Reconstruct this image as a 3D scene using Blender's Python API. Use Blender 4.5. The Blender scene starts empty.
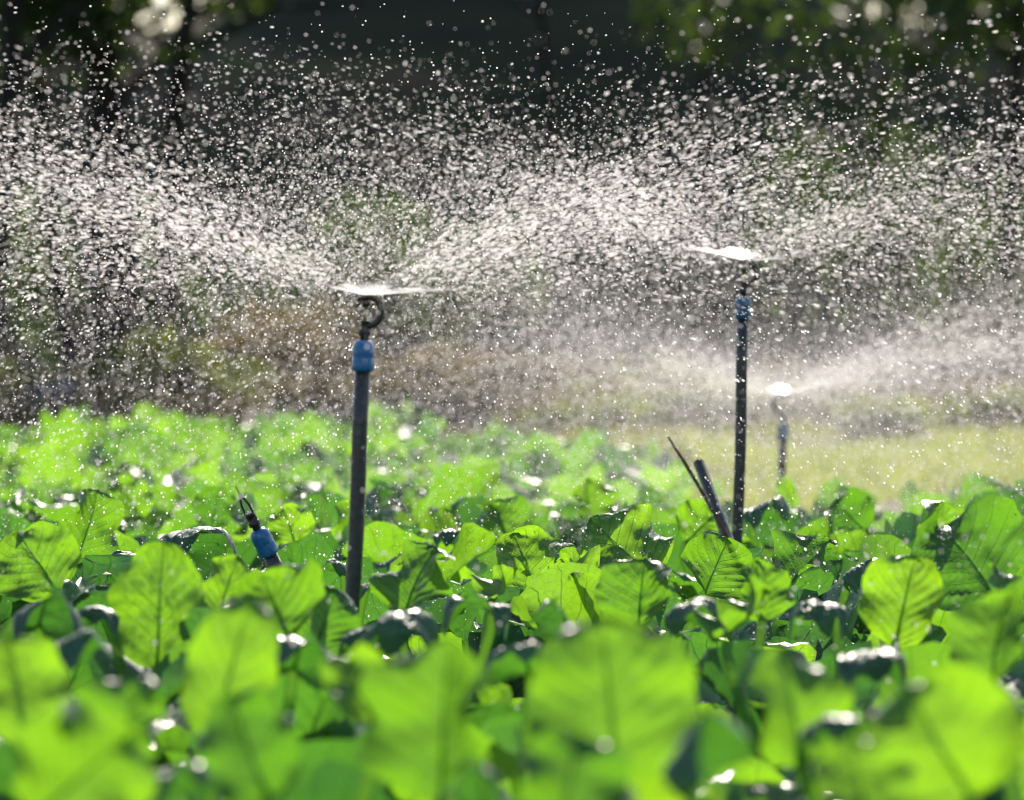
import bpy, math, random
import numpy as np
from mathutils import Vector, Matrix, noise

R = math.radians
rnd = random.Random(7)
rng = np.random.default_rng(11)
SC = bpy.context.scene
COL = SC.collection

# ------------------------------------------------------------------ camera
CAM_H = 0.79
F = 5689.0                       # focal length in pixels of the 1024-wide picture
HORIZON = 347.0
def world(px, py, d):
    """a point of the place at distance d that lies on this line of sight"""
    return Vector(((px-512)/F*d, d, CAM_H+(HORIZON-py)/F*d))
cam_d = bpy.data.cameras.new('camera')
cam = bpy.data.objects.new('camera', cam_d); COL.objects.link(cam)
cam_d.sensor_width = 36; cam_d.lens = 200
cam.location = (0, 0, CAM_H)
cam.rotation_euler = (R(90)-math.atan((400-HORIZON)/F), 0, 0)
cam_d.clip_start = 0.1; cam_d.clip_end = 2000
cam_d.dof.use_dof = True
cam_d.dof.focus_distance = 8.8
cam_d.dof.aperture_fstop = 7.1
SC.camera = cam

# ------------------------------------------------------------------ light
SUN_EL, SUN_AZ = 36.0, 7.0       # azimuth measured from +Y towards +X: the sun stands behind the field
sd = bpy.data.lights.new('sun', 'SUN'); sun = bpy.data.objects.new('sun', sd); COL.objects.link(sun)
sd.energy = 5.0; sd.angle = R(0.53); sd.color = (1.0, 0.895, 0.785)
dirv = Vector((math.sin(R(SUN_AZ))*math.cos(R(SUN_EL)), math.cos(R(SUN_AZ))*math.cos(R(SUN_EL)), math.sin(R(SUN_EL))))
sun.rotation_euler = dirv.to_track_quat('Z', 'Y').to_euler()
w = bpy.data.worlds.new('World'); SC.world = w; w.use_nodes = True
nt = w.node_tree
sky = nt.nodes.new('ShaderNodeTexSky'); sky.sky_type = 'NISHITA'; sky.sun_disc = False
sky.sun_elevation = R(SUN_EL); sky.sun_rotation = R(SUN_AZ)
bg = nt.nodes['Background']; bg.inputs['Strength'].default_value = 0.085
nt.links.new(sky.outputs[0], bg.inputs['Color'])
SC.view_settings.view_transform = 'Standard'; SC.view_settings.look = 'None'
SC.view_settings.exposure = 0.75; SC.view_settings.gamma = 1
SC.view_settings.use_curve_mapping = False
SC.render.engine = 'CYCLES'
cy = SC.cycles
cy.use_denoising = True
try:
    cy.denoiser = 'OPENIMAGEDENOISE'; cy.denoising_input_passes = 'RGB_ALBEDO_NORMAL'; cy.denoising_prefilter = 'ACCURATE'
except Exception: pass
cy.max_bounces = 6; cy.diffuse_bounces = 3; cy.glossy_bounces = 2; cy.transmission_bounces = 4
cy.transparent_max_bounces = 24
cy.sample_clamp_indirect = 4; cy.caustics_reflective = False; cy.caustics_refractive = False
SC.render.use_motion_blur = False
SC.render.filter_size = 1.1; cy.filter_width = 1.1

# ------------------------------------------------------------------ helpers
def tag(o, label=None, cat=None, group=None, kind=None):
    if label: o['label'] = label
    if cat: o['category'] = cat
    if group: o['group'] = group
    if kind: o['kind'] = kind
    return o
def link(o, parent=None):
    COL.objects.link(o)
    if parent is not None: o.parent = parent
    return o
def empty(name, loc=(0,0,0), rot=(0,0,0)):
    o = bpy.data.objects.new(name, None); o.empty_display_size = .05
    o.location = loc; o.rotation_euler = rot
    return link(o)
def mesh_np(name, V, Fc, mats=(), mi=None, smooth=True, uv=None):
    """V (n,3); Fc (m,k) constant face size; uv (n,2) per vertex"""
    V = np.asarray(V, dtype=np.float32); Fc = np.asarray(Fc, dtype=np.int32)
    me = bpy.data.meshes.new(name)
    n, (m, k) = len(V), Fc.shape
    me.vertices.add(n); me.vertices.foreach_set('co', V.ravel())
    me.loops.add(m*k); me.loops.foreach_set('vertex_index', Fc.ravel())
    me.polygons.add(m)
    me.polygons.foreach_set('loop_start', np.arange(0, m*k, k, dtype=np.int32))
    me.polygons.foreach_set('loop_total', np.full(m, k, dtype=np.int32))
    me.polygons.foreach_set('use_smooth', np.full(m, smooth, dtype=bool))
    for x in mats: me.materials.append(x)
    if mi is not None: me.polygons.foreach_set('material_index', np.asarray(mi, dtype=np.int32))
    if uv is not None:
        l = me.uv_layers.new(name='leaf')
        l.data.foreach_set('uv', np.asarray(uv, dtype=np.float32)[Fc.ravel()].ravel())
    me.update(calc_edges=True); me.validate()
    return me
def obj(name, me, parent=None):
    return link(bpy.data.objects.new(name, me), parent)

class MB:
    """collects quads of several shapes for one mesh"""
    def __init__(s): s.v = []; s.f = []; s.m = []; s.uv = []
    def tube(s, pts, rad, n=12, caps=True, mi=0):
        pts = [Vector(p) for p in pts]
        b = len(s.v); k = len(pts)
        ref = None
        for i, p in enumerate(pts):
            t = (pts[min(i+1, k-1)]-pts[max(i-1, 0)]).normalized()
            if ref is None:
                ref = t.orthogonal().normalized()
            ref = (ref - t*ref.dot(t)).normalized()
            e2 = t.cross(ref)
            r = rad[i] if hasattr(rad, '__len__') else rad
            for j in range(n):
                a = 2*math.pi*j/n
                s.v.append(p + (ref*math.cos(a)+e2*math.sin(a))*r); s.uv.append((0, 0))
        for i in range(k-1):
            for j in range(n):
                s.f.append((b+i*n+j, b+i*n+(j+1)%n, b+(i+1)*n+(j+1)%n, b+(i+1)*n+j)); s.m.append(mi)
        if caps:
            for base, p in ((b, pts[0]), (b+(k-1)*n, pts[-1])):
                c = len(s.v); s.v.append(p); s.uv.append((0, 0))
                for j in range(0, n, 2):
                    s.f.append((c, base+j, base+(j+1)%n, base+(j+2)%n)); s.m.append(mi)
        return s
    def grid(s, P, uv, mi=0):
        """P: rows x cols of points"""
        b = len(s.v); nr, nc = len(P), len(P[0])
        for i in range(nr):
            for j in range(nc): s.v.append(P[i][j]); s.uv.append(uv[i][j])
        for i in range(nr-1):
            for j in range(nc-1):
                s.f.append((b+i*nc+j, b+i*nc+j+1, b+(i+1)*nc+j+1, b+(i+1)*nc+j)); s.m.append(mi)
        return s
    def mesh(s, name, mats, smooth=True):
        return mesh_np(name, [tuple(p) for p in s.v], s.f, mats, s.m, smooth, s.uv)
    def build(s, name, mats, parent=None, smooth=True):
        return obj(name, s.mesh(name, mats, smooth), parent)

# ------------------------------------------------------------------ materials
def new_mat(name):
    m = bpy.data.materials.new(name); m.use_nodes = True
    nt = m.node_tree; nt.nodes.clear()
    out = nt.nodes.new('ShaderNodeOutputMaterial')
    return m, nt, out
def N(nt, typ, **kw):
    n = nt.nodes.new(typ)
    for k, v in kw.items():
        if k.startswith('i_'):
            key = k[2:].replace('_', ' ')
            n.inputs[int(key) if key.isdigit() else key].default_value = v
        else: setattr(n, k, v)
    return n
def math_n(nt, op, a, b=None, c=None):
    n = nt.nodes.new('ShaderNodeMath'); n.operation = op
    for i, x in enumerate((a, b, c)):
        if x is None: continue
        if isinstance(x, (int, float)): n.inputs[i].default_value = x
        else: nt.links.new(x, n.inputs[i])
    return n.outputs[0]
def ramp(nt, fac, stops):
    n = nt.nodes.new('ShaderNodeValToRGB'); nt.links.new(fac, n.inputs[0])
    e = n.color_ramp.elements
    while len(e) < len(stops): e.new(.5)
    for x, (p, c) in zip(e, stops): x.position = p; x.color = (*c, 1) if len(c) == 3 else c
    return n.outputs[0]
def mixc(nt, fac, a, b):
    n = nt.nodes.new('ShaderNodeMix'); n.data_type = 'RGBA'
    for s, x in ((n.inputs[0], fac), (n.inputs[6], a), (n.inputs[7], b)):
        if isinstance(x, (int, float)): s.default_value = x
        elif isinstance(x, tuple): s.default_value = (*x, 1)
        else: nt.links.new(x, s)
    return n.outputs[2]

def leaf_material(name, top, under, trans_a, trans_b, vein_t, gloss=.36, tw=.52):
    """waxy brassica leaf: glaucous reflecting face, yellow green transmission, pale branching veins"""
    m, nt, out = new_mat(name); L = nt.links.new
    uvn = N(nt, 'ShaderNodeUVMap', uv_map='leaf'); sep = N(nt, 'ShaderNodeSeparateXYZ'); L(uvn.outputs[0], sep.inputs[0])
    oi = N(nt, 'ShaderNodeObjectInfo')
    tc = N(nt, 'ShaderNodeTexCoord')
    nz = N(nt, 'ShaderNodeTexNoise', i_Scale=14.0, i_Detail=3.0); L(tc.outputs['Object'], nz.inputs['Vector'])
    u = math_n(nt, 'ABSOLUTE', math_n(nt, 'SUBTRACT', math_n(nt, 'MULTIPLY', sep.outputs[0], 2.0), 1.0))
    v = sep.outputs[1]
    un = math_n(nt, 'ADD', u, math_n(nt, 'MULTIPLY', math_n(nt, 'SUBTRACT', nz.outputs[0], .5), .16))
    s = math_n(nt, 'SUBTRACT', v, math_n(nt, 'MULTIPLY', math_n(nt, 'POWER', math_n(nt, 'MAXIMUM', un, 0.001), .75), .32))
    sv = math_n(nt, 'MULTIPLY', s, 8.0)
    fr = math_n(nt, 'ABSOLUTE', math_n(nt, 'SUBTRACT', math_n(nt, 'FRACT', sv), .5))
    wside = math_n(nt, 'MULTIPLY', math_n(nt, 'SUBTRACT', 1.15, u), .075)
    side = math_n(nt, 'SMOOTH_MIN', 1.0, math_n(nt, 'MAXIMUM', math_n(nt, 'SUBTRACT', 1.0, math_n(nt, 'DIVIDE', fr, wside)), 0.0), .05)
    mid = math_n(nt, 'MAXIMUM', math_n(nt, 'SUBTRACT', 1.0, math_n(nt, 'DIVIDE', u, math_n(nt, 'MULTIPLY', math_n(nt, 'SUBTRACT', 1.25, v), .085))), 0.0)
    # fine net of small veins
    vo = N(nt, 'ShaderNodeTexVoronoi', feature='DISTANCE_TO_EDGE', i_Scale=95.0); L(tc.outputs['Object'], vo.inputs['Vector'])
    net = math_n(nt, 'MULTIPLY', math_n(nt, 'LESS_THAN', vo.outputs[0], .045), .35)
    vein = math_n(nt, 'MINIMUM', math_n(nt, 'MAXIMUM', math_n(nt, 'MAXIMUM', side, mid), net), 1.0)
    # colours
    nb = N(nt, 'ShaderNodeTexNoise', i_Scale=6.0, i_Detail=2.0); L(tc.outputs['Object'], nb.inputs['Vector'])
    var = math_n(nt, 'ADD', math_n(nt, 'MULTIPLY', oi.outputs['Random'], .75), math_n(nt, 'MULTIPLY', nb.outputs[0], .45))
    geo = N(nt, 'ShaderNodeNewGeometry')
    refl = mixc(nt, geo.outputs['Backfacing'], top, under)
    refl = mixc(nt, math_n(nt, 'MULTIPLY', vein, .5), refl, (.22, .32, .16))
    tcol = mixc(nt, var, trans_a, trans_b)
    tcol = mixc(nt, math_n(nt, 'MULTIPLY', vein, .6), tcol, vein_t)
    # wet film: small beads and ripples catch the sun
    b1 = N(nt, 'ShaderNodeTexVoronoi', i_Scale=120.0); L(tc.outputs['Object'], b1.inputs['Vector'])
    bead = math_n(nt, 'MAXIMUM', math_n(nt, 'SUBTRACT', .28, b1.outputs['Distance']), 0.0)
    b2 = N(nt, 'ShaderNodeTexNoise', i_Scale=45.0, i_Detail=3.0); L(tc.outputs['Object'], b2.inputs['Vector'])
    h = math_n(nt, 'ADD', math_n(nt, 'MULTIPLY', vein, -.5), math_n(nt, 'MULTIPLY', b2.outputs[0], .6))
    bump = N(nt, 'ShaderNodeBump', i_Strength=.8, i_Distance=.005); L(h, bump.inputs['Height'])
    h2 = math_n(nt, 'ADD', h, math_n(nt, 'MULTIPLY', bead, 3.0))
    bump2 = N(nt, 'ShaderNodeBump', i_Strength=.6, i_Distance=.004); L(h2, bump2.inputs['Height'])
    pr = N(nt, 'ShaderNodeBsdfPrincipled', i_Roughness=gloss)
    pr.inputs['Specular IOR Level'].default_value = .55
    pr.inputs['Coat Weight'].default_value = .38; pr.inputs['Coat Roughness'].default_value = .28
    L(refl, pr.inputs['Base Color']); L(bump.outputs[0], pr.inputs['Normal']); L(bump2.outputs[0], pr.inputs['Coat Normal'])
    tr = N(nt, 'ShaderNodeBsdfTranslucent'); L(tcol, tr.inputs['Color']); L(bump.outputs[0], tr.inputs['Normal'])
    mx = N(nt, 'ShaderNodeMixShader', i_0=tw); L(pr.outputs[0], mx.inputs[1]); L(tr.outputs[0], mx.inputs[2])
    L(mx.outputs[0], out.inputs[0])
    return m
M_LEAF = leaf_material('leaf_blade', (.05, .115, .075), (.10, .19, .11), (.055, .25, .013), (.34, .68, .015), (.07, .25, .012))
M_LEAF2 = leaf_material('leaf_blade_mature', (.085, .15, .12), (.11, .19, .13), (.05, .20, .02), (.13, .40, .02), (.03, .10, .012), gloss=.42, tw=.38)
def simple(name, col, rough=.5, metal=0, bump=0, bscale=60, var=0, spec=.5, col2=None, coat=0):
    m, nt, out = new_mat(name); L = nt.links.new
    tc = N(nt, 'ShaderNodeTexCoord')
    pr = N(nt, 'ShaderNodeBsdfPrincipled', i_Roughness=rough, i_Metallic=metal)
    pr.inputs['Specular IOR Level'].default_value = spec; pr.inputs['Coat Weight'].default_value = coat; pr.inputs['Coat Roughness'].default_value = .12
    nz = N(nt, 'ShaderNodeTexNoise', i_Scale=bscale, i_Detail=5.0, i_Roughness=.65); L(tc.outputs['Object'], nz.inputs['Vector'])
    c2 = col2 or tuple(c*(1-var) for c in col)
    f = ramp(nt, nz.outputs[0], [(.35, (0, 0, 0)), (.65, (1, 1, 1))])
    L(mixc(nt, f, col, c2), pr.inputs['Base Color'])
    if bump:
        b = N(nt, 'ShaderNodeBump', i_Strength=bump, i_Distance=.003); L(nz.outputs[0], b.inputs['Height']); L(b.outputs[0], pr.inputs['Normal'])
    L(pr.outputs[0], out.inputs[0])
    return m
M_STALK = simple('leaf_stalk', (.22, .36, .14), .4, bump=.3, var=.3, coat=.3)
_nt = M_STALK.node_tree; _o = [n for n in _nt.nodes if n.type == 'OUTPUT_MATERIAL'][0]; _p = [n for n in _nt.nodes if n.type == 'BSDF_PRINCIPLED'][0]
_t = _nt.nodes.new('ShaderNodeBsdfTranslucent'); _t.inputs[0].default_value = (.30, .52, .10, 1); _tt = _nt.nodes.new('ShaderNodeBsdfTransparent'); _tt.inputs[0].default_value = (.55, .75, .3, 1)
_m = _nt.nodes.new('ShaderNodeMixShader'); _m.inputs[0].default_value = .45; _nt.links.new(_p.outputs[0], _m.inputs[1]); _nt.links.new(_t.outputs[0], _m.inputs[2])
_m2 = _nt.nodes.new('ShaderNodeMixShader'); _m2.inputs[0].default_value = .5; _nt.links.new(_m.outputs[0], _m2.inputs[1]); _nt.links.new(_tt.outputs[0], _m2.inputs[2]); _nt.links.new(_m2.outputs[0], _o.inputs[0])
M_PIPE = simple('wet_black_pipe', (.022, .026, .030), .42, bump=.8, bscale=130, var=.4, coat=.5, col2=(.055, .06, .05))
M_BLUE = simple('blue_plastic', (.003, .19, .50), .35, bump=.25, bscale=220, var=.4, coat=.6)
M_BLUE2 = simple('faded_blue_plastic', (.006, .14, .30), .45, bump=.25, bscale=220, var=.4, coat=.4)
M_DARK = simple('dark_brown_plastic', (.028, .016, .012), .4, bump=.4, bscale=200, var=.4, coat=.5)
M_CLEAR = simple('amber_nozzle', (.42, .36, .20), .3, var=.2, coat=.6)
M_STICK = simple('weathered_stick', (.20, .115, .05), .75, bump=1, bscale=90, var=.6)
M_BARK = simple('tree_bark', (.026, .022, .018), .9, bump=1, bscale=8, var=.6)
def leafy(name, a, b, ta, tb, tw=.5):
    m, nt, out = new_mat(name); L = nt.links.new
    geo = N(nt, 'ShaderNodeNewGeometry')
    rp = geo.outputs['Random Per Island']
    d = N(nt, 'ShaderNodeBsdfPrincipled', i_Roughness=.55); L(mixc(nt, rp, a, b), d.inputs['Base Color'])
    t = N(nt, 'ShaderNodeBsdfTranslucent'); L(mixc(nt, rp, ta, tb), t.inputs['Color'])
    mx = N(nt, 'ShaderNodeMixShader', i_0=tw); L(d.outputs[0], mx.inputs[1]); L(t.outputs[0], mx.inputs[2]); L(mx.outputs[0], out.inputs[0])
    return m
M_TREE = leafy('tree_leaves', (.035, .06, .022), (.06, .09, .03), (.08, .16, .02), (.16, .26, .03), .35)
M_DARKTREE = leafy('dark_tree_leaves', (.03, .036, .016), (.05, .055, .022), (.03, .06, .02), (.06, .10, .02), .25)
M_BUSH = leafy('bush_leaves', (.05, .08, .02), (.09, .12, .03), (.18, .28, .03), (.34, .42, .04), .45)
M_DRYBUSH = leafy('dry_brush', (.16, .12, .07), (.10, .09, .05), (.30, .21, .10), (.22, .19, .08), .4)
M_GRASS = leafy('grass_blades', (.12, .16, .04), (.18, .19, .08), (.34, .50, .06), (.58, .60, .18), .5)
M_UNDER = leafy('undergrowth_leaves', (.07, .07, .032), (.15, .115, .07), (.10, .12, .035), (.28, .20, .10), .4)  # olive to tan blades, darkened to carry the missing tree shade
M_PALE = leafy('pale_weed', (.30, .30, .36), (.42, .40, .46), (.40, .40, .46), (.5, .5, .55), .3)

def water_mat(name, tfac):
    m, nt, out = new_mat(name); L = nt.links.new
    a = N(nt, 'ShaderNodeBsdfTranslucent'); a.inputs[0].default_value = (1, .965, .955, 1)
    b = N(nt, 'ShaderNodeBsdfPrincipled', i_Roughness=.12); b.inputs['Base Color'].default_value = (.75, .78, .8, 1)
    m1 = N(nt, 'ShaderNodeMixShader', i_0=.2); L(a.outputs[0], m1.inputs[1]); L(b.outputs[0], m1.inputs[2])
    t = N(nt, 'ShaderNodeBsdfTransparent')
    m2 = N(nt, 'ShaderNodeMixShader', i_0=tfac); L(m1.outputs[0], m2.inputs[1]); L(t.outputs[0], m2.inputs[2])
    L(m2.outputs[0], out.inputs[0])
    return m
M_DROP = water_mat('water_drops', .36)
m, nt, out = new_mat('water_sheet')        # thin torn sheet of water thrown by the deflector
L = nt.links.new
uvn = N(nt, 'ShaderNodeUVMap', uv_map='leaf'); mp = N(nt, 'ShaderNodeMapping'); mp.inputs['Scale'].default_value = (26, 2.2, 1); L(uvn.outputs[0], mp.inputs[0])
nz = N(nt, 'ShaderNodeTexNoise', i_Scale=1.6, i_Detail=4.0); L(mp.outputs[0], nz.inputs['Vector'])
sp = N(nt, 'ShaderNodeSeparateXYZ'); L(uvn.outputs[0], sp.inputs[0])
thr = math_n(nt, 'ADD', nz.outputs[0], math_n(nt, 'SUBTRACT', math_n(nt, 'MULTIPLY', math_n(nt, 'POWER', sp.outputs[1], 1.3), .30), .12))
al = ramp(nt, thr, [(.42, (.08, .08, .08)), (.66, (1, 1, 1))])
a = N(nt, 'ShaderNodeBsdfTranslucent'); a.inputs[0].default_value = (1, .98, .97, 1)
b = N(nt, 'ShaderNodeBsdfGlossy', i_Roughness=.2)
m1 = N(nt, 'ShaderNodeMixShader', i_0=.3); L(a.outputs[0], m1.inputs[1]); L(b.outputs[0], m1.inputs[2])
t = N(nt, 'ShaderNodeBsdfTransparent'); m2 = N(nt, 'ShaderNodeMixShader'); L(al, m2.inputs[0]); L(m1.outputs[0], m2.inputs[1]); L(t.outputs[0], m2.inputs[2])
L(m2.outputs[0], out.inputs[0]); M_SHEET = m

# soil
m, nt, out = new_mat('soil'); L = nt.links.new
tc = N(nt, 'ShaderNodeTexCoord')
n1 = N(nt, 'ShaderNodeTexNoise', i_Scale=.35, i_Detail=6.0); L(tc.outputs['Object'], n1.inputs['Vector'])
n2 = N(nt, 'ShaderNodeTexNoise', i_Scale=9.0, i_Detail=8.0, i_Roughness=.7); L(tc.outputs['Object'], n2.inputs['Vector'])
c = ramp(nt, n1.outputs[0], [(.35, (.055, .042, .030)), (.5, (.09, .066, .046)), (.62, (.055, .055, .027))])
c = mixc(nt, math_n(nt, 'MULTIPLY', n2.outputs[0], .6), c, (.07, .05, .038))
pr = N(nt, 'ShaderNodeBsdfPrincipled', i_Roughness=.85); L(c, pr.inputs['Base Color'])
bp = N(nt, 'ShaderNodeBump', i_Strength=.8, i_Distance=.05); L(n2.outputs[0], bp.inputs['Height']); L(bp.outputs[0], pr.inputs['Normal'])
L(pr.outputs[0], out.inputs[0]); M_SOIL = m
m, nt, out = new_mat('bank_earth'); L = nt.links.new
tc = N(nt, 'ShaderNodeTexCoord'); mp = N(nt, 'ShaderNodeMapping'); mp.inputs['Scale'].default_value = (.12, .9, .9); L(tc.outputs['Object'], mp.inputs[0])
n1 = N(nt, 'ShaderNodeTexNoise', i_Scale=1.3, i_Detail=5.0); L(mp.outputs[0], n1.inputs['Vector'])
c = ramp(nt, n1.outputs[0], [(.36, (.042, .042, .024)), (.50, (.060, .066, .032)), (.58, (.15, .105, .07)), (.68, (.11, .125, .042))])
pr = N(nt, 'ShaderNodeBsdfPrincipled', i_Roughness=.9); L(c, pr.inputs['Base Color']); L(pr.outputs[0], out.inputs[0]); M_BANK = m

# ------------------------------------------------------------------ ground
def terrain(name, xs, ys, zf, mat, label):
    P = [[(x, y, zf(x, y)) for x in xs] for y in ys]
    mb = MB().grid(P, [[(0, 0)]*len(xs)]*len(ys))
    o = mb.build(name, [mat]); return tag(o, label, 'ground', kind='structure')
def gz(x, y):
    if y < 26: return .02*noise.noise(Vector((x*2, y*2, 0))) + .015*math.sin(x*14)
    return .06*noise.noise(Vector((x*.5, y*.5, 0)))
xs = sorted(set([-900, -300, -120, -60, -30, -15, -8] + [i*.12-4 for i in range(68)] + [8, 15, 30, 60, 120, 300, 900]))
ys = sorted(set([-60, -10, 0] + [1+i*.15 for i in range(180)] + [29, 32, 35, 40, 45, 50, 55, 60, 70, 80, 100, 200, 500, 1400]))
terrain('ground', xs, ys, gz, M_SOIL, 'bare brown soil of the field running back to the trees')
def bz(x, y):
    px = 512+x/y*F
    top = 8.2 - 2.4*math.exp(-((px-165)/95)**2) - 2.1*math.exp(-((px-920)/110)**2) + .35*noise.noise(Vector((x*.25, 3, 0)))
    t = max(0, min(1, (y-88)/7.0)); t = t*t*(3-2*t)
    step = .25*math.sin(t*9+noise.noise(Vector((x*.1, 0, 5)))*2)*(1 if 0 < t < 1 else 0)
    return -.3 + (top+.3)*t + step + .25*noise.noise(Vector((x*.8, y*.8, 9)))
terrain('bank', [i*1.0-45 for i in range(91)], [86+i*.5 for i in range(20)]+[100, 110, 125], bz, M_BANK, 'dark overgrown earth bank behind the trees')

# ------------------------------------------------------------------ leaf clouds, trees, bushes
def leaf_cloud(centers, sizes, name, mat, parent=None, aspect=.5):
    """scattered folded leaf faces; centers (n,3), sizes (n,)"""
    C = np.asarray(centers); n = len(C); S = np.asarray(sizes)[:, None]
    a = rng.normal(size=(n, 3)); a /= np.linalg.norm(a, axis=1)[:, None]
    b = rng.normal(size=(n, 3)); b -= a*(a*b).sum(1)[:, None]; b /= np.linalg.norm(b, axis=1)[:, None]
    c = np.cross(a, b)
    V = np.stack([C-a*S, C+b*S*aspect+c*S*.18, C+a*S, C-b*S*aspect+c*S*.18], 1).reshape(-1, 3)
    Fc = np.arange(n*4).reshape(n, 4)
    return obj(name, mesh_np(name, V, Fc, [mat], smooth=False), parent)
def blob_points(lobes, n):
    """points spread through several uneven lobes: (cx,cy,cz,rx,ry,rz)"""
    L = np.array(lobes); wgt = L[:, 3]*L[:, 4]*L[:, 5]; wgt = wgt/wgt.sum()
    k = rng.choice(len(L), n, p=wgt)
    p = rng.normal(size=(n, 3)); p /= np.linalg.norm(p, axis=1)[:, None]
    r = rng.random(n)**.45
    q = L[k, :3]+p*r[:, None]*L[k, 3:]
    keep = np.array([noise.noise(Vector(x)*.9) > -.22 for x in q])
    return q[keep]
def tree(px, d, h, r0, lean, label, dense, crown_lo, crown_r, mat, seed, limb_n=7, leaf=.14):
    rr = random.Random(seed)
    x = (px-512)/F*d
    root = empty('tree', (x, d, 0)); tag(root, label, 'tree', 'trees behind the field')
    mb = MB()
    pts = [Vector((lean*t*h+.12*math.sin(t*7+seed), .1*math.sin(t*5), t*h*.9)) for t in [i/9 for i in range(10)]]
    mb.tube(pts, [r0*(1.35 if i == 0 else 1-.8*i/9) for i in range(10)], 10)
    tips = []
    for k in range(limb_n):
        t = .36+.6*k/limb_n; b = pts[0].lerp(pts[-1], t); b = pts[min(9, int(t*9))]
        a = rr.uniform(0, 6.28); ln = crown_r*rr.uniform(.7, 1.1)
        e = b+Vector((math.cos(a)*ln, math.sin(a)*ln, rr.uniform(.1, .7)*ln))
        mid = b.lerp(e, .5)+Vector((0, 0, .12*ln))
        mb.tube([b, mid, e], [r0*.4, r0*.25, r0*.07], 7); tips.append(e)
    mb.build('trunk', [M_BARK], root)
    lobes = []
    for e in tips:
        lobes.append((e.x, e.y, max(e.z, crown_lo+.7), rr.uniform(.7, 1.3), rr.uniform(.7, 1.3), rr.uniform(.5, .9)))
    for k in range(6):
        a = rr.uniform(0, 6.28); q = crown_r*rr.uniform(0, .9)
        lobes.append((lean*h+math.cos(a)*q, math.sin(a)*q, rr.uniform(crown_lo+1, h), rr.uniform(.9, 1.6), rr.uniform(.9, 1.6), rr.uniform(.7, 1.1)))
    p = blob_points(lobes, dense)
    leaf_cloud(p, rng.uniform(leaf*.6, leaf*1.3, len(p)), 'crown', mat, root)
    return root
tree(106, 60, 11, .29, .01, 'thick dark trunk rising the full height at the left, behind the spray', 5200, 4.6, 2.6, M_TREE, 1)
tree(68, 63, 9, .12, -.05, 'thinner dark tree just left of the thick trunk, leaning outward', 3600, 4.4, 2.2, M_TREE, 2)
tree(172, 62, 10, .17, .03, 'dark tree between the two bright sky gaps at upper left', 3800, 4.7, 2.0, M_TREE, 3)
tree(2, 58, 9, .16, .0, 'dark leafy tree cut by the left edge of the photo', 4200, 3.6, 2.4, M_TREE, 4)
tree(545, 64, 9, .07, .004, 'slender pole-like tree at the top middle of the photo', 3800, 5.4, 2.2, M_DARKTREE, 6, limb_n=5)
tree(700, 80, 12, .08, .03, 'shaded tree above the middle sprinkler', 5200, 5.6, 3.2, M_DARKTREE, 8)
tree(880, 72, 10, .08, .02, 'green-leaved tree beneath the bright sky gap at upper right', 3600, 4.3, 2.4, M_TREE, 9)
tree(1024, 66, 10, .10, -.03, 'green tree cut by the upper right edge of the photo', 4200, 3.4, 2.4, M_TREE, 10)
ORDW = ['second', 'third', 'fourth', 'fifth', 'sixth', 'seventh', 'first']
def bush(px, d, wd, h, mat, label, n, seed, leaf=.07, z0=0., cat='bush'):
    rr = random.Random(seed); x = (px-512)/F*d
    root = empty('bush', (x, d, z0)); tag(root, label, cat, 'bushes below the trees')
    mb = MB()
    for k in range(5):
        a = rr.uniform(0, 6.28)
        mb.tube([(0, 0, 0), (math.cos(a)*wd*.15, math.sin(a)*wd*.15, h*.4), (math.cos(a)*wd*.35, math.sin(a)*wd*.3, h*.75)], [.03, .02, .008], 6)
    mb.build('stem', [M_BARK], root)
    lobes = [(rr.uniform(-.4, .4)*wd, rr.uniform(-.3, .3)*wd, rr.uniform(.3, .72)*h, rr.uniform(.18, .34)*wd, rr.uniform(.18, .3)*wd, rr.uniform(.2, .34)*h) for _ in range(7)]
    p = blob_points(lobes, n); p = p[p[:, 2] > .02]
    leaf_cloud(p, rng.uniform(leaf*.6, leaf*1.4, len(p)), 'foliage', mat, root)
bush(205, 58, 1.9, 1.1, M_BUSH, 'low green bush right of the thick trunk, seen through spray', 1500, 21)
bush(300, 61, 2.4, 1.3, M_DRYBUSH, 'tan dry brush left of the front sprinkler head', 1500, 22)
bush(440, 62, 2.2, 1.2, M_DRYBUSH, 'tan dry brush right of the front sprinkler head', 1500, 23)
bush(560, 60, 2.0, .8, M_DRYBUSH, 'dry brown brush in the middle behind the field', 1100, 24)
bush(660, 57, 2.0, .9, M_BUSH, 'olive bush left of the middle sprinkler, blurred by spray', 1300, 25)
bush(900, 56, 2.6, 1.0, M_DRYBUSH, 'brownish brush behind the bright grass at right', 1500, 26)
bush(1010, 58, 2.2, 1.6, M_TREE, 'dark green bush at the right edge behind the spray', 1900, 27)
bush(40, 57, 2.0, .8, M_BUSH, 'low olive bush at the left edge above the crop', 1300, 28)
bush(50, 54, .5, .5, M_PALE, 'pale lavender weed clump low at the left', 260, 29, cat='weed')
bush(475, 80, 2.0, 3.2, M_TREE, 'dark green bush high on the bank above the front sprinkler', 1100, 30, leaf=.08)
bush(95, 76, 2.6, 3.4, M_TREE, 'green bush on the bank behind the left trunks', 1600, 31, leaf=.09)
bush(330, 82, 3.2, 3.6, M_TREE, 'broad green bush on the bank left of the front spray', 2000, 32, leaf=.09)
bush(985, 80, 2.4, 4.2, M_TREE, 'tall dim green bush on the bank at upper right', 1700, 33, leaf=.09)
bush(880, 84, 3.2, 5.2, M_TREE, 'green bush under the upper right sky gap', 2000, 34, leaf=.09)
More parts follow.
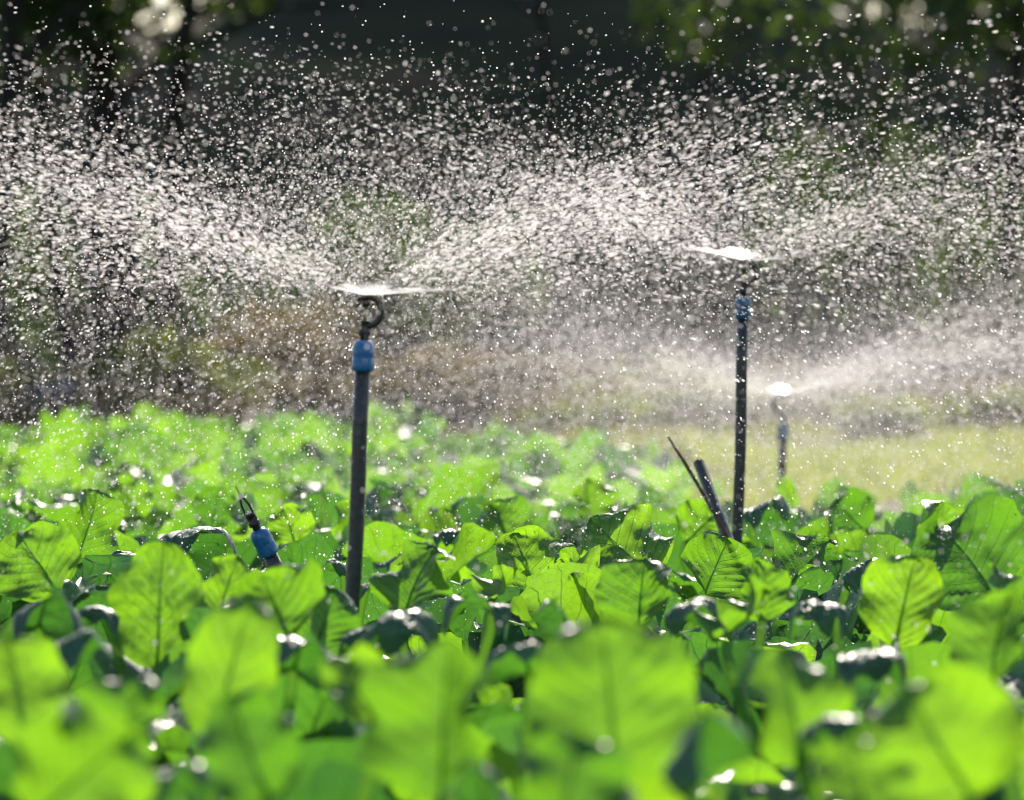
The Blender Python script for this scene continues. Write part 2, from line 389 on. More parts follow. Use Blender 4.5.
for q, (a, b, c, m_) in enumerate(((640, 52, .5, 0), (715, 49, .55, 1), (800, 53, .6, 0), (860, 47, .4, 1), (935, 50, .6, 0), (1005, 48, .5, 1), (580, 50, .4, 1))):
    bush(a, b, 1.5, c, (M_DRYBUSH, M_BUSH)[m_], ('low tan scrub', 'low olive scrub')[m_]+' behind the crop, '+ORDW[q]+' from the left in the strip before the trees', 700, 60+q)
# grass behind the crop at right
def grass(x0, x1, y0, y1, n, mat, name, label, hh=.16, fat=1):
    X = rng.uniform(x0, x1, n); Y = rng.triangular(y0, y0*.7+y1*.3, y1, n)
    keep = np.array([noise.noise(Vector((a*.6, b*.25, 2))) > -.02+.25*noise.noise(Vector((a*2.5, b*.8, 7))) for a, b in zip(X, Y)]); keep &= np.array([b < y1-7+11*noise.noise(Vector((a*.5, 1, 3))) for a, b in zip(X, Y)]); X = X[keep]; Y = Y[keep]; n = len(X)
    a = rng.uniform(0, 6.28, n); H = rng.uniform(.5, 1.2, n)*hh; wd = rng.uniform(.006, .014, n)*fat
    B = np.stack([X, Y, np.zeros(n)], 1); dx = np.stack([np.cos(a), np.sin(a), a*0], 1)
    ln = np.stack([rng.normal(0, .35, n)*H, rng.normal(0, .35, n)*H, H], 1)
    V = np.stack([B-dx*wd[:, None], B+dx*wd[:, None], B+ln*.6+dx*wd[:, None]*.7, B+ln+dx*wd[:, None]*.05], 1).reshape(-1, 3)
    o = obj(name, mesh_np(name, V, np.arange(n*4).reshape(n, 4), [mat], smooth=False))
    tag(o, label, 'grass', kind='stuff')
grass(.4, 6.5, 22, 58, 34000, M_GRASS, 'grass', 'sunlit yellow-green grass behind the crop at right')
grass(-6, 1.2, 27, 60, 52000, M_UNDER, 'grass', 'short olive grass behind the crop, coloured dark in place of shade', hh=.14)  # tree shade that falls short here is put into the blade colour
grass(-9, 9, 51, 84, 70000, M_UNDER, 'undergrowth', 'low undergrowth added beneath the trees, coloured dark for their shade', hh=.42, fat=3.2)  # dark blades added over bright soil that the trees' shadow misses

# ------------------------------------------------------------------ leaves
def blade(cl, frames, Wd, rr, nu, nv, cup, ruf, roll=0, lobes=1.0):
    """rows of points of a leaf blade along a centre line"""
    P, U = [], []
    ph1, ph2, ph3 = rr.uniform(0, 6), rr.uniform(0, 6), rr.uniform(0, 6)
    na, nb_ = rr.uniform(.08, .22), rr.uniform(.02, .04)
    fq = rr.uniform(1.4, 2.7)
    wl, wr = rr.uniform(.9, 1.08), rr.uniform(.9, 1.08)
    for i in range(nv+1):
        v = i/nv
        base = max(0.0, math.sin(math.pi*min(1, v**.90)))**.53
        if v < .02: base = .06
        row, ur = [], []
        c, t, s, n = frames(v)
        for j in range(nu+1):
            u = 2*j/nu-1
            sd_ = wl if u < 0 else wr
            edge = 1+.022*lobes*math.sin(v*17+ph3+(u > 0)*2)+.014*lobes*math.sin(v*39+ph1)
            hw = Wd/2*base*sd_*edge
            au = abs(u)
            x = u*hw
            z = cup*(au**1.8)*hw*1.0
            z += ruf*(au**2.2)*math.sin(v*2*math.pi*fq+(ph1 if u < 0 else ph2))*Wd*.16
            z += ruf*(au**3)*math.sin(v*2*math.pi*fq*2.3+(ph2 if u < 0 else ph3))*Wd*.028
            # quilting between the side veins
            sv = (v-.32*au**.75)*8
            z += .0035*(math.cos(2*math.pi*sv))*min(1, au*3)*(1-au*.5)*(Wd/.16)*-1
            z += -.05*Wd*math.exp(-(au/.1)**2)*.25
            # crumpled, unevenly grown surface
            qv = Vector((u*1.1+ph1*3, v*1.9+ph2*3, ph3)); z += na*Wd*noise.noise(qv)*(.4+.6*au)
            z += nb_*Wd*noise.noise(qv*3.3)
            # margin rolls outwards
            k = roll*max(0, au-.6)/.4
            x -= math.copysign(1, u)*hw*.25*k*k; z -= hw*.35*k*k
            yy = -(au**2)*.10*hw*(0.4-v)*2
            row.append(c+s*x+n*z+t*yy); ur.append((j/nu, v))
        P.append(row); U.append(ur)
    return P, U
def make_leaf(kind, seed, nu=14, nv=20):
    """whole leaf from the plant's heart: stalk, midrib and blade, growing towards +X"""
    rr = random.Random(seed)
    e0, bend, Ls, Lb, Wd = {
        'inner': (rr.uniform(78, 88), rr.uniform(10, 40), rr.uniform(.15, .22), rr.uniform(.12, .16), rr.uniform(.10, .14)),
        'mid':   (rr.uniform(66, 84), rr.uniform(25, 110), rr.uniform(.19, .27), rr.uniform(.14, .19), rr.uniform(.13, .18)),
        'outer': (rr.uniform(50, 68), rr.uniform(80, 150), rr.uniform(.21, .29), rr.uniform(.16, .21), rr.uniform(.15, .20))}[kind]
    tot = Ls+Lb; n = 40
    pos = [Vector((.012, 0, .05))]; ang = []
    twist = rr.uniform(-.35, .35); side = rr.uniform(-25, 25)
    for i in range(n+1):
        q = i/n
        a = R(e0-bend*q**1.6); az = R(side*q*q)
        ang.append((a, az, twist*q))
        if i < n: pos.append(pos[-1]+Vector((math.cos(a)*math.cos(az), math.cos(a)*math.sin(az), math.sin(a)))*tot/n)
    def fr(q):
        x = max(0, min(n-1e-6, q*n)); i = int(x); f = x-i
        c = pos[i].lerp(pos[i+1], f)
        a, az, tw = [ang[i][k]*(1-f)+ang[i+1][k]*f for k in range(3)]
        t = Vector((math.cos(a)*math.cos(az), math.cos(a)*math.sin(az), math.sin(a)))
        s = Vector((-math.sin(az), math.cos(az), 0)); nn = t.cross(s)*-1 if False else s.cross(t)*-1
        s2 = s*math.cos(tw)+nn*math.sin(tw); n2 = nn*math.cos(tw)-s*math.sin(tw)
        return c, t, s2, n2
    q0 = Ls/tot
    mb = MB()
    P, U = blade(None, lambda v: fr(q0*.93+(1-q0*.93)*v), Wd*1.24, rr, nu, nv, rr.uniform(.1, .8), rr.uniform(.35, .8), roll=rr.uniform(0, 1.0) if kind != 'inner' else rr.uniform(-.5, .5))
    mb.grid(P, U, 0)
    pts, rad = [], []
    for i in range(15):
        q = i/14*.93; c, t, s, nn = fr(q); w_ = max(0, (q-q0)/(1-q0))
        pts.append(c-nn*.0018); rad.append(.0075*(1-.25*q/q0) if q < q0 else .0022*(1-w_)**1.4+.0004)
    mb.tube(pts, rad, 8 if nu > 8 else 5, mi=1)
    return mb
def hero_leaf(base, tip, Wd, facing, bendm, seed, root_pt, cup=.25, ruf=.8, roll=0, nu=20, nv=28):
    """leaf with its blade between two given points; root_pt is the heart of its plant; all in plant coordinates"""
    rr = random.Random(seed)
    base, tip, facing = Vector(base), Vector(tip), Vector(facing)
    ax = tip-base; nrm = (facing-ax.normalized()*facing.dot(ax.normalized())).normalized()
    ctrl = base.lerp(tip, .5)-nrm*bendm*ax.length
    def fr(v):
        c = base*(1-v)**2+ctrl*2*v*(1-v)+tip*v*v
        t = ((ctrl-base)*(1-v)+(tip-ctrl)*v).normalized()
        s = t.cross(nrm).normalized(); n = s.cross(t)
        return c, t, s, n
    mb = MB(); P, U = blade(None, fr, Wd, rr, nu, nv, cup, ruf, roll)
    mb.grid(P, U, 0)
    pts, rad = [], []
    r0 = Vector(root_pt)
    t0 = fr(0)[1]; c1 = r0+Vector((0, 0, .08)); c2 = base-t0*.06
    for i in range(9):
        q = i/8; p = r0*(1-q)**3+c1*3*q*(1-q)**2+c2*3*q*q*(1-q)+base*q**3
        pts.append(p); rad.append(.0085-.002*q)
    for i in range(1, 12):
        v = i/12; c, t, s, n = fr(v); pts.append(c-n*.0018); rad.append(.0018*(1-v)**1.4+.0004)
    mb.tube(pts, rad, 8, mi=1)
    return mb
LM = [M_LEAF, M_STALK]; LM2 = [M_LEAF2, M_STALK]
LEAVES = {}
for k, cnt in (('inner', 8), ('mid', 14), ('outer', 14)):
    LEAVES[k] = [make_leaf(k, 100+i+{'inner': 0, 'mid': 40, 'outer': 80}[k]).mesh('leaf', LM if i % 5 in (1, 2, 4) else LM2) for i in range(cnt)]
# a far plant: all its leaves as one foliage mesh
def foliage_mesh(seed):
    rr = random.Random(seed); mb = MB()
    for i in range(18):
        kind = 'inner' if i < 5 else 'mid' if i < 11 else 'outer'
        lf = make_leaf(kind, 500+seed*20+i, 8, 10)
        s = rr.uniform(.8, 1.1); mt = Matrix.Rotation(i*2.4+rr.uniform(-.4, .4), 4, 'Z') @ Matrix.Rotation(rr.uniform(-.15, .15), 4, 'X') @ Matrix.Scale(s, 4)
        b = len(mb.v)
        mb.v += [mt @ Vector(p) for p in lf.v]; mb.uv += lf.uv; mb.f += [tuple(b+q for q in f) for f in lf.f]; mb.m += [(2 if (x == 0 and i % 5 == 3) else x) for x in lf.m]
    return mb.mesh('foliage', [M_LEAF, M_STALK, M_LEAF2])
FOL = [foliage_mesh(s) for s in range(7)]
stem_me = MB().tube([(0, 0, -.04), (.003, 0, .03), (0, 0, .08)], [.020, .017, .012], 10).mesh('stem', [M_STALK])

# ------------------------------------------------------------------ the rows of plants
def canopy_limit(px):
    """how far back the crop reaches on each side"""
    if px < 380: return 26.5
    if px < 560: return 24.5
    if px < 640: return 20.0
    if px < 690: return 15.0
    if px > 830: return 15.2
    return 14.2
plants = []      # (row, col, x, y)
y = 3.15; row = 0
while y < 26.4:
    half = .09*y*1.12+.35
    k0 = int(half/.43)+1
    for k in range(-k0, k0+1):
        x = k*.43+(row % 2)*.215+rnd.uniform(-.06, .06); yy = y+rnd.uniform(-.08, .08)
        px = 512+x/yy*F
        if abs(x) > half or yy > canopy_limit(px): continue
        plants.append([row, x, yy])
    y += .46 if y < 13 else .52; row += 1
ORD = ['first', 'second', 'third', 'fourth', 'fifth', 'sixth', 'seventh', 'eighth', 'ninth', 'tenth', 'eleventh', 'twelfth', 'thirteenth', 'fourteenth', 'fifteenth', 'sixteenth', 'seventeenth', 'eighteenth', 'nineteenth', 'twentieth']
TENS = {20: 'twenty', 30: 'thirty', 40: 'forty', 50: 'fifty'}
def ordw(i):
    if i < 20: return ORD[i]
    t = (i+1)//10*10; u = (i+1) % 10
    return (TENS[t]+'-'+ORD[u-1]) if u else TENS[t][:-1]+'ieth'
rows = {}
for p in plants: rows.setdefault(p[0], []).append(p)
roots = []
AVOID = [world(351, 600, 7.6), world(737, 530, 10.5), world(783, 480, 14), world(283, 573, 8.4), world(727, 535, 10.2)]
for r_, ps in sorted(rows.items()):
    ps.sort(key=lambda p: p[1])
    for i, (rw, x, yy) in enumerate(ps):
        near = yy < 13.2
        px = 512+x/yy*F
        side = 'left' if i < len(ps)/2 else 'right'
        idx = i if side == 'left' else len(ps)-1-i
        if yy < 6: look = 'blurred broad-leaved green vegetable plant'
        elif yy < 13.2: look = 'bright backlit broad-leaved vegetable plant'
        else: look = 'small distant vegetable plant'
        root = empty('leafy_vegetable_plant', (x, yy, 0), (rnd.uniform(-.07, .07), rnd.uniform(-.07, .07), 0))
        tag(root, f'{look}, {ordw(idx)} from the {side} in the {ordw(r_)} row back', 'plant', 'leafy vegetable plants of the field')
        sc = rnd.uniform(.88, 1.1)
        if yy < 6: sc *= .86+.10*(yy-3)/3
        if yy > 18 and px < 420: sc *= 1.06
        if px > 880 and yy > 9: sc *= .93
        for a in AVOID:
            if abs(x-a.x) < .13 and 0 < a.y-yy < .5: sc *= .8
        root['sc'] = sc
        st = obj('stem', stem_me, root)
        if near:
            n = rnd.randint(15, 18); a0 = rnd.uniform(0, 6.28)
            for q in range(n):
                kind = 'inner' if q < 5 else 'mid' if q < 11 else 'outer'
                o = obj('leaf', rnd.choice(LEAVES[kind]), root)
                o.rotation_euler = (rnd.uniform(-.16, .16), rnd.uniform(-.14, .14), a0+q*2.4+rnd.uniform(-.3, .3))
                s = sc*rnd.uniform(.82, 1.12); o.scale = (s, s*rnd.choice((-1, 1)) if False else s, s)
        else:
            o = obj('foliage', rnd.choice(FOL), root); o.rotation_euler = (0, 0, rnd.uniform(0, 6.28)); s = sc*rnd.uniform(.92, 1.06); o.scale = (s, s, s*rnd.uniform(.95, 1.10))
        roots.append(root)
bpy.context.view_layer.update()

# leaves that stand out in the photo, each grown from the plant next to it:
# (px, py of the blade's centre, width px, height px, distance, roll deg, lean back deg, kind)
HERO = [
 (160, 606, 108, 122, 7.0, 6, 5, 'b'), (276, 606, 104, 74, 6.7, -12, 25, 'm'), (228, 590, 66, 70, 7.3, 10, 10, 'b'),
 (86, 528, 84, 78, 9.8, 28, 8, 'b'), (38, 562, 100, 64, 7.9, -30, 15, 'b'), (300, 655, 104, 62, 6.1, 8, 62, 'd'),
 (232, 668, 104, 160, 5.3, 3, 4, 'b'), (445, 722, 176, 180, 4.75, 18, 6, 'b'), (610, 700, 190, 180, 4.7, -14, 8, 'b'),
 (700, 752, 140, 116, 4.35, 10, 40, 'd'), (792, 706, 120, 130, 5.0, -24, 10, 'b'), (418, 584, 116, 68, 7.6, 18, 16, 'b'),
 (622, 547, 120, 46, 9.3, -50, 14, 'b'), (716, 566, 86, 54, 8.8, 12, 15, 'b'), (937, 529, 76, 50, 9.9, 10, 10, 'b'),
 (968, 562, 140, 80, 7.9, -35, 18, 'b'), (642, 592, 92, 60, 7.6, 20, 12, 'b'), (872, 662, 100, 62, 6.0, 70, 55, 'd'),
 (905, 600, 90, 90, 7.2, 12, 16, 'm'), (45, 612, 90, 60, 6.7, 40, 58, 'd'), (95, 615, 70, 44, 6.9, -60, 64, 'd'),
 (80, 776, 190, 110, 4.2, 30, 14, 'b'), (940, 742, 200, 130, 4.5, -20, 8, 'b'), (250, 748, 120, 120, 4.6, -20, 10, 'b'),
 (788, 494, 24, 36, 13.1, 0, 4, 'b'), (762, 512, 74, 40, 11.0, 60, 60, 'd'), (450, 534, 46, 32, 10.2, 55, 48, 'd'),
 (190, 541, 110, 36, 9.3, 75, 66, 'd'), (525, 562, 90, 48, 8.8, -20, 16, 'b'), (480, 606, 90, 46, 7.1, -70, 64, 'd'),
 (400, 628, 110, 44, 6.7, 70, 66, 'd'), (560, 622, 70, 60, 6.7, -30, 50, 'd'), (350, 522, 60, 44, 11.0, 20, 10, 'b'),
 (500, 520, 60, 44, 11.2, -15, 30, 'm'), (590, 500, 60, 36, 12.5, 10, 10, 'b'), (850, 515, 60, 40, 11.2, -30, 14, 'b'),
 (810, 560, 84, 56, 8.9, 24, 14, 'b'), (20, 690, 110, 120, 5.2, -10, 18, 'm'), (130, 720, 110, 100, 4.9, 14, 10, 'b'),
 (1000, 640, 90, 90, 6.0, 16, 20, 'm'), (745, 620, 90, 60, 6.8, 50, 50, 'm'), (570, 780, 130, 100, 4.2, 10, 12, 'b'),
 (860, 780, 110, 90, 4.25, -12, 24, 'b'), (360, 690, 80, 100, 5.2, -34, 40, 'm'), (700, 528, 60, 34, 10.6, 40, 20, 'b'),
 (290, 528, 50, 40, 10.4, -10, 12, 'm'), (130, 500, 46, 44, 12.0, -20, 10, 'b'), (215, 508, 50, 44, 11.6, 4, 5, 'b'),
]
HERO += [(325, 620, 84, 66, 7.25, 14, 12, 'b'), (372, 588, 46, 26, 7.9, 60, 66, 'd'), (338, 566, 40, 22, 8.2, -60, 66, 'd'), (360, 640, 70, 40, 6.9, 30, 60, 'd'),
         (130, 560, 60, 30, 8.6, -70, 62, 'd'), (505, 585, 60, 50, 7.9, 40, 40, 'm'), (575, 570, 60, 44, 8.6, -44, 30, 'm'), (760, 590, 70, 60, 7.4, -20, 12, 'b'),
         (690, 610, 80, 44, 6.9, 74, 66, 'd'), (820, 612, 80, 50, 7.0, -64, 60, 'd'), (1000, 600, 60, 80, 7.1, -8, 20, 'm'), (860, 570, 60, 46, 8.6, 30, 50, 'd'),
         (520, 660, 90, 70, 5.9, -40, 56, 'd'), (70, 650, 90, 80, 6.0, 36, 44, 'd'), (170, 780, 120, 80, 4.4, 50, 50, 'd'), (480, 790, 90, 60, 4.3, -30, 40, 'd'),
         (830, 730, 70, 90, 4.9, 60, 50, 'd'), (1000, 700, 90, 80, 5.1, -40, 56, 'd')]
for hi, (px, py, wpx, hpx, d, rl, ln, kd) in enumerate(HERO):
    rr = random.Random(4000+hi)
    c = world(px, py, d)
    a = R(rl); b = R(ln); yaw = R(rr.uniform(-55, 55)) if kd != 'd' else 0; a += R(rr.uniform(-20, 20))
    wd, hh = wpx*d/F, hpx*d/F
    upv = Vector((math.sin(a)*math.cos(b), -math.sin(b)*(1 if kd == 'd' else -1), math.cos(a)*math.cos(b)))
    Ln = max(hh*1.04, wd*.74)
    if d < 5.6: Ln *= .90; wd *= .94
    facing = Vector((math.sin(yaw)-.15*math.sin(a), -math.cos(b)*math.cos(yaw), math.sin(b)*.9)) if kd != 'd' else Vector((rr.uniform(-.35, .35), -.30, .95))
    base = c-upv*Ln*.5; tip = c+upv*Ln*.5
    best = min(roots, key=lambda r: (r.location.x-c.x)**2+(r.location.y-(c.y+.06))**2)
    inv = best.matrix_world.inverted()
    mb = hero_leaf(inv @ base, inv @ tip, wd*.98, facing, {'b': rr.uniform(-.16, .08), 'm': rr.uniform(-.2, .1), 'd': -.30}[kd], 900+hi, (0, 0, .05),
                   cup={'b': rr.uniform(.1, .6), 'm': rr.uniform(.3, .7), 'd': -.45}[kd], ruf=rr.uniform(.45, .95), roll={'b': rr.uniform(-.2, .6), 'm': .3, 'd': .9}[kd])
    o = mb.build('leaf', LM2 if kd == 'd' else LM, best)

# ------------------------------------------------------------------ sprinklers
def lathe(mb, prof, mi=0, n=20, lobes=0, amp=0):
    """profile (r,z) round the z axis; lobes: grip ribs"""
    b = len(mb.v); k = len(prof)
    for r, z in prof:
        for j in range(n):
            a = 2*math.pi*j/n; q = r*(1+amp*(1 if (j*lobes//n) % 2 == 0 else 0)) if lobes else r
            mb.v.append(Vector((q*math.cos(a), q*math.sin(a), z))); mb.uv.append((0, 0))
    for i in range(k-1):
        for j in range(n):
            mb.f.append((b+i*n+j, b+i*n+(j+1) % n, b+(i+1)*n+(j+1) % n, b+(i+1)*n+j)); mb.m.append(mi)
    return mb
def sprinkler(foot, top, label, blue, hook=1, spin=0, kind='hook', pr=.0105, name='sprinkler', g=1.12):
    """foot on the soil, top = upper end of the pipe"""
    foot, top = Vector(foot), Vector(top)
    ax = top-foot; H = ax.length
    root = empty(name, foot); root.rotation_mode = 'QUATERNION'
    root.rotation_quaternion = ax.to_track_quat('Z', 'Y') @ Matrix.Rotation(spin, 3, 'Z').to_quaternion()
    # keep the arm in the picture plane: twist removed below by explicit frame
    z = ax.normalized(); x = Vector((1, 0, 0)); x = (x-z*x.dot(z)).normalized(); yv = z.cross(x)
    mt = Matrix((x, yv, z)).transposed(); root.rotation_quaternion = mt.to_quaternion() @ Matrix.Rotation(spin, 3, 'Z').to_quaternion()
    tag(root, label, 'sprinkler', 'sprinklers standing in the crop')
    mb = MB(); pts = [(0.0015*math.sin(i*1.1), 0, H*i/10-(.08 if i == 0 else 0)) for i in range(11)]; pts[-1] = (0, 0, H)
    mb.tube(pts, pr, 20).build('riser_pipe', [M_PIPE], root)
    c = pr/.0105
    mb = lathe(MB(), [(.0108*c, H-.006), (.0136*c, H-.005), (.0142*c, H-.001), (.0142*c, H+.010), (.0136*c, H+.0115), (.0136*c, H+.0135),
                      (.0140*c, H+.015), (.0140*c, H+.024), (.0124*c, H+.030), (.0100*c, H+.0345), (.0070*c, H+.036), (.004*c, H+.0365)], n=24, lobes=12, amp=.05)
    mb.build('collar', [blue], root)
    h = H+.036
    mb = lathe(MB(), [(.0062, h-.001), (.0062, h+.006), (.0088, h+.007), (.0088, h+.013), (.0056, h+.015), (.0050, h+.022), (.0075, h+.023), (.0075, h+.026), (.0030, h+.027), (.0005, h+.027)], n=14)
    mb.build('nozzle_base', [M_DARK], root)
    if kind == 'hook':
        pts = []
        for i in range(15):
            a = R(-100+i*215/14)
            pts.append((hook*g*(.004+.0145*math.cos(a)), 0, h+(.035+.0175*math.sin(a))*g))
        pts = [(hook*.002, 0, h+.012)]+pts+[(-hook*.010*g, 0, h+.0475*g)]
        MB().tube(pts, [.0045*g]+[.0042*g*g]*14+[.0038*g, .003*g], 10).build('bridge_arm', [M_DARK], root)
        lathe(MB(), [(.0005, h+.026), (.0034, h+.027), (.0030, h+.036), (.0018, h+.040), (.0004, h+.040)], n=10).build('nozzle', [M_CLEAR], root)
        lathe(MB(), [(.0004, h+.0425), (.0050, h+.0455), (.0062, h+.0475), (.0062, h+.0505), (.0040, h+.053), (.0004, h+.0535)], n=12).build('deflector', [M_DARK], root)
    else:
        for s in (-1, 1):
            pts = [(s*.0055, 0, h+.012), (s*.0058, 0, h+.024), (s*.0052, 0, h+.040), (s*.003, 0, h+.050), (0, 0, h+.053)]
            MB().tube(pts, .0018, 8).build('bridge_arm', [M_DARK], root)
        lathe(MB(), [(.0004, h+.051), (.0035, h+.052), (.0035, h+.058), (.0012, h+.062), (.0008, h+.072), (.0002, h+.073)], n=10).build('deflector_pin', [M_CLEAR], root)
    return root, foot+z*(h+.053*g)
def foot_of(top, low):
    """extend the line top->low to the soil"""
    dv = low-top; t = (top.z-.0)/(-dv.z); return top+dv*t
T1 = world(363, 367, 7.6); r1, n1p = sprinkler(foot_of(T1, world(352.5, 590, 7.6)), T1, 'nearest upright sprinkler on a dark pipe with bright blue collar', M_BLUE)
T2 = world(743, 316, 10.5); r2, n2p = sprinkler(foot_of(T2, world(738, 520, 10.5)), T2, 'tall sprinkler right of centre, dull blue collar, leaning stick beside it', M_BLUE2, g=1.25)
T3 = world(783, 438, 14.0); r3, n3p = sprinkler(foot_of(T3, world(782, 478, 14.0)), T3, 'farthest sprinkler, small and hazy, just right of the tall one', M_BLUE2, hook=-1, g=1.3)
T4 = world(268, 551, 8.2); d4 = world(280, 575, 8.21)
r4, n4p = sprinkler(foot_of(T4, d4), T4, 'idle sprinkler tilted left, blue collar just above the leaves', M_BLUE, kind='bridge')

pr_ = empty('leaning_pipe', world(728, 540, 10.15)); tag(pr_, 'short open black pipe leaning left beside the tall sprinkler', 'pipe')
a_ = world(730, 545, 10.15); b_ = world(699, 463, 10.3); dv = (a_-b_).normalized()
a_ = foot_of(b_, a_)
pts = [a_.lerp(b_, t) for t in (0, .3, .7, 1)]
pr_.location = a_
mb = MB(); mb.tube([p-a_ for p in pts], .0102, 20, caps=False); mb.build('pipe_wall', [M_PIPE], pr_)
mb = MB(); mb.tube([(b_-dv*-.03)-a_, b_-a_+(-dv)*.002], [.0078, .0078], 20, caps=False)
mb.tube([b_-a_+(-dv)*.0005, b_-a_-dv*.002, b_-a_-dv*.0005], [.0100, .0094, .0080], 20, caps=False); mb.build('pipe_mouth', [M_PIPE], pr_)
s0 = world(728, 538, 10.0); s1 = world(668, 437, 10.12); s0 = foot_of(s1, s0)
mb = MB(); pts = []; rad = []
for i in range(14):
    t = i/13; p = s0.lerp(s1, t); p = p+Vector((.003*math.sin(t*9), .002*math.cos(t*7), 0)); pts.append(p-s0); rad.append(.0060-.0030*t+.0005*math.sin(i*2.3))
mb.tube(pts, rad, 9); k = mb.build('stick', [M_STICK]); k.location = s0; tag(k, 'thin brown stick leaning left, taller than the pipe beside it', 'stick')

# ------------------------------------------------------------------ water
g = (1+5**.5)/2
ICO = np.array([(-1, g, 0), (1, g, 0), (-1, -g, 0), (1, -g, 0), (0, -1, g), (0, 1, g), (0, -1, -g), (0, 1, -g), (g, 0, -1), (g, 0, 1), (-g, 0, -1), (-g, 0, 1)])/math.sqrt(1+g*g)
ICF = np.array([(0, 11, 5), (0, 5, 1), (0, 1, 7), (0, 7, 10), (0, 10, 11), (1, 5, 9), (5, 11, 4), (11, 10, 2), (10, 7, 6), (7, 1, 8), (3, 9, 4), (3, 4, 2), (3, 2, 6), (3, 6, 8), (3, 8, 9), (4, 9, 5), (2, 4, 11), (6, 2, 10), (8, 6, 7), (9, 8, 1)])
def drops_mesh(name, P, D, r, el, mat):
    n = len(P)
    dot = D @ ICO.T                                    # n,12
    V = P[:, None, :]+r[:, None, None]*ICO[None]+(dot*(el-1)[:, None]*r[:, None])[:, :, None]*D[:, None, :]
    Fc = (np.arange(n)[:, None, None]*12+ICF[None]).reshape(-1, 3)
    return mesh_np(name, V.reshape(-1, 3), Fc, [mat])
def simulate(n, nozzle, vmin, vmax, el_mu, el_sd, drag, tmax, az=None, near=6.2, thin=(), tmin=.012):
    if az is None:
        a = rng.uniform(0, 2*math.pi, n)
        for deg, width, cut in thin:          # the jet turns: some directions are just now fed less
            da = np.abs((np.degrees(a)-deg+180) % 360-180)
            a = a[rng.random(len(a)) > cut*np.exp(-(da/width)**2)]
        n = len(a)
    else:
        k = rng.integers(0, len(az), n); a = np.radians(np.array(az)[k])+rng.normal(0, .04, n)
    e = np.where(rng.random(n) < .45, rng.uniform(6, 33, n), rng.normal(el_mu, el_sd, n)); e = np.radians(np.where(e > 33, rng.uniform(12, 32, n), e)); v = rng.uniform(vmin, vmax, n)
    vel = np.stack([np.cos(a)*np.cos(e), np.sin(a)*np.cos(e), np.sin(e)], 1)*v[:, None]
    T = tmin+rng.random(n)**.75*(tmax-tmin)
    P = np.tile(np.array(nozzle), (n, 1)); dt = tmax/60
    k = drag*rng.uniform(.6, 1.5, n)
    for i in range(60):
        on = (T > i*dt)[:, None]
        acc = -vel*(k*np.linalg.norm(vel, axis=1))[:, None]; acc[:, 2] -= 9.8
        P = P+np.where(on, vel*dt, 0); vel = vel+np.where(on, acc*dt, 0)
    P += rng.normal(0, 1, (n, 3))*(.012+.03*np.clip(T, 0, 1))[:, None]
    D = vel/np.linalg.norm(vel, axis=1)[:, None]
    ok = (P[:, 2] > .33) & (P[:, 1] > near) & (np.abs(P[:, 0]) < .09*P[:, 1]*1.25+.12)
    return P[ok], D[ok], T[ok]
def sheet(mb, noz, parts):
    """thin torn fans of water leaving the deflector: (azimuth from, to, elevation, r0, r1)"""
    for a0, a1, el, r0, r1 in parts:
        na, nr = 40, 8; P, U = [], []
        for i in range(nr+1):
            q = i/nr; row, ur = [], []
            for j in range(na+1):
                t = j/na; a = R(a0+(a1-a0)*t)
                rr_ = r0+(r1*(1-.6*abs(2*t-1)**2.5+.03*math.sin(t*23+a0))-r0)*q
                e = R(el+1.5*math.sin(t*9+a0))
                row.append(Vector(noz)+Vector((math.cos(a)*math.cos(e)*rr_, math.sin(a)*math.cos(e)*rr_, math.sin(e)*rr_-.12*rr_*rr_)))
                ur.append((t, q))
            P.append(row); U.append(ur)
        mb.grid(P, U, 0)
def spray(name, noz, label, groups, fans, rs=1.0):
    Ps, Ds, Rs, Es = [], [], [], []
    for kw, (ra, rb), el in groups:
        P, D, T = simulate(nozzle=noz, **kw)
        n = len(P); Ps.append(P); Ds.append(D)
        Rs.append(rs*(ra+(rb-ra)*rng.random(n)**2.8)); Es.append(1+(el-1)*rng.random(n)*np.clip(1.35-2.4*T, .2, 1.2))
    me = drops_mesh(name, np.concatenate(Ps), np.concatenate(Ds), np.concatenate(Rs), np.concatenate(Es), M_DROP)
    o = obj(name, me); tag(o, label, 'water spray', kind='stuff')
    print(name, [len(p) for p in Ps])
    mb = MB(); sheet(mb, noz, fans)
    s = mb.build('water_sheet', [M_SHEET]); tag(s, label.replace('spray of drops', 'thin white water sheet').replace('wide ', ''), 'water sheet', kind='stuff')
BIG, FINE, JET = (.0007, .0021), (.0004, .0010), (.0004, .0011)
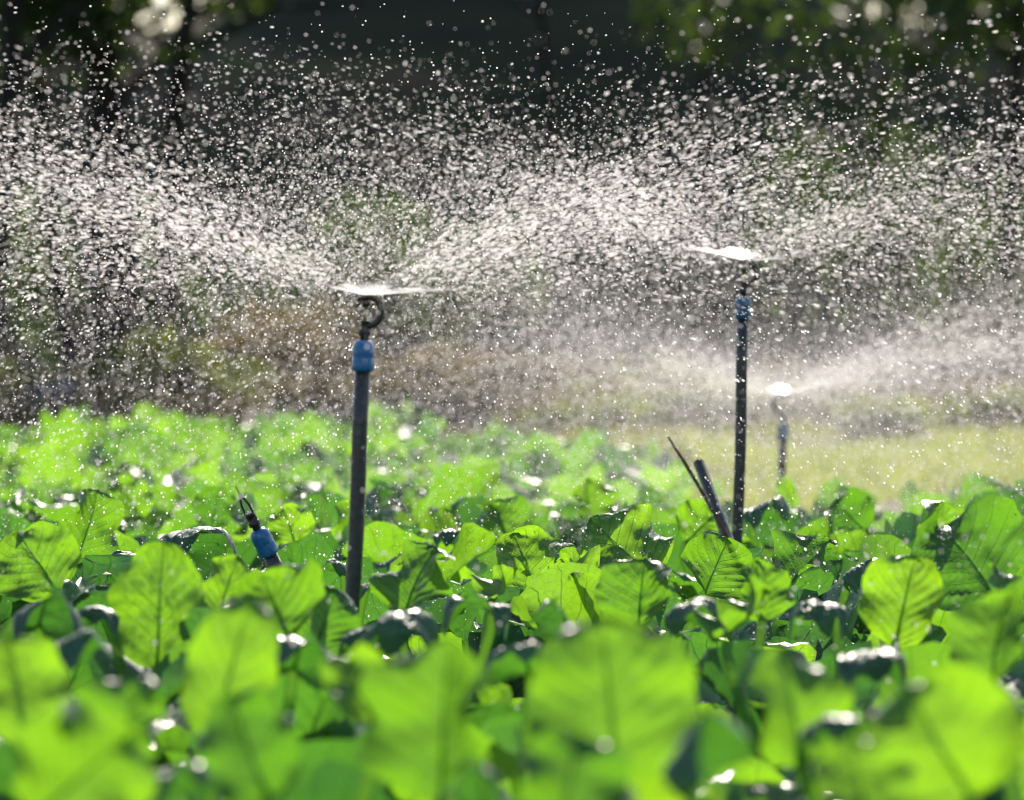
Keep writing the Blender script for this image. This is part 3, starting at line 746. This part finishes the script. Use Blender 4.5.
spray('water_spray', n1p, 'wide spray of drops from the nearest sprinkler', [
    (dict(n=47000, vmin=3.0, vmax=6.1, el_mu=24, el_sd=7.0, drag=.10, tmax=.60, thin=[(0, 45, .5), (270, 50, .75)]), BIG, 3.6),
    (dict(n=56000, vmin=1.8, vmax=5.6, el_mu=17, el_sd=16, drag=.22, tmax=.62, thin=[(0, 50, .4), (270, 50, .8)]), FINE, 1.5),
    (dict(tmin=.012, n=10500, vmin=4.3, vmax=6.4, el_mu=23, el_sd=3.5, drag=.10, tmax=.20, az=[180, 176, 186, 168, 195, 150, 214, 128, 235, 100, 60]), JET, 7),
    (dict(tmin=.012, n=4500, vmin=4.3, vmax=6.0, el_mu=23, el_sd=4, drag=.10, tmax=.13, az=[0, 14, 345, 30, 325]), JET, 7)],
    [(115, 245, 14, .004, .062), (-75, 75, 6, .004, .125), (30, 150, 16, .004, .085), (215, 330, 13, .004, .07)])
spray('water_spray', n2p, 'wide spray of drops from the tall sprinkler right of centre', [
    (dict(n=60000, vmin=3.0, vmax=6.3, el_mu=23, el_sd=8.5, drag=.10, tmax=.62, thin=[(270, 62, .92)]), BIG, 3.6),
    (dict(n=75000, vmin=1.8, vmax=5.8, el_mu=17, el_sd=18, drag=.22, tmax=.66, thin=[(270, 62, .92)]), FINE, 1.5),
    (dict(tmin=.012, n=5000, vmin=4.3, vmax=6.4, el_mu=21, el_sd=5, drag=.10, tmax=.2, az=[180, 172, 192, 0, 12, 344, 150, 30]), JET, 7)],
    [(120, 240, 14, .004, .13), (-70, 70, 4, .004, .085), (40, 150, 15, .004, .10), (210, 320, 12, .004, .08)])
spray('water_spray', n3p, 'wide spray of drops from the farthest small sprinkler', [
    (dict(n=42000, vmin=3.0, vmax=6.6, el_mu=19, el_sd=10, drag=.10, tmax=.62, thin=[(270, 45, .4)]), BIG, 3.4),
    (dict(n=230000, vmin=1.5, vmax=6.5, el_mu=10, el_sd=24, drag=.18, tmax=.70), (.0006, .0013), 1.4),
    (dict(n=110000, vmin=1.0, vmax=6.5, el_mu=0, el_sd=14, drag=.18, tmax=.62, near=11.5), (.0007, .0014), 1.4),
    (dict(tmin=.012, n=6500, vmin=4.5, vmax=6.2, el_mu=18, el_sd=4, drag=.10, tmax=.15, az=[180, 165, 8, 352, 25, 0]), (.0008, .0019), 3.4)],
    [(130, 225, 11, .004, .14), (-50, 50, 17, .004, .16), (40, 140, 16, .004, .09), (222, 320, 14, .004, .07)])
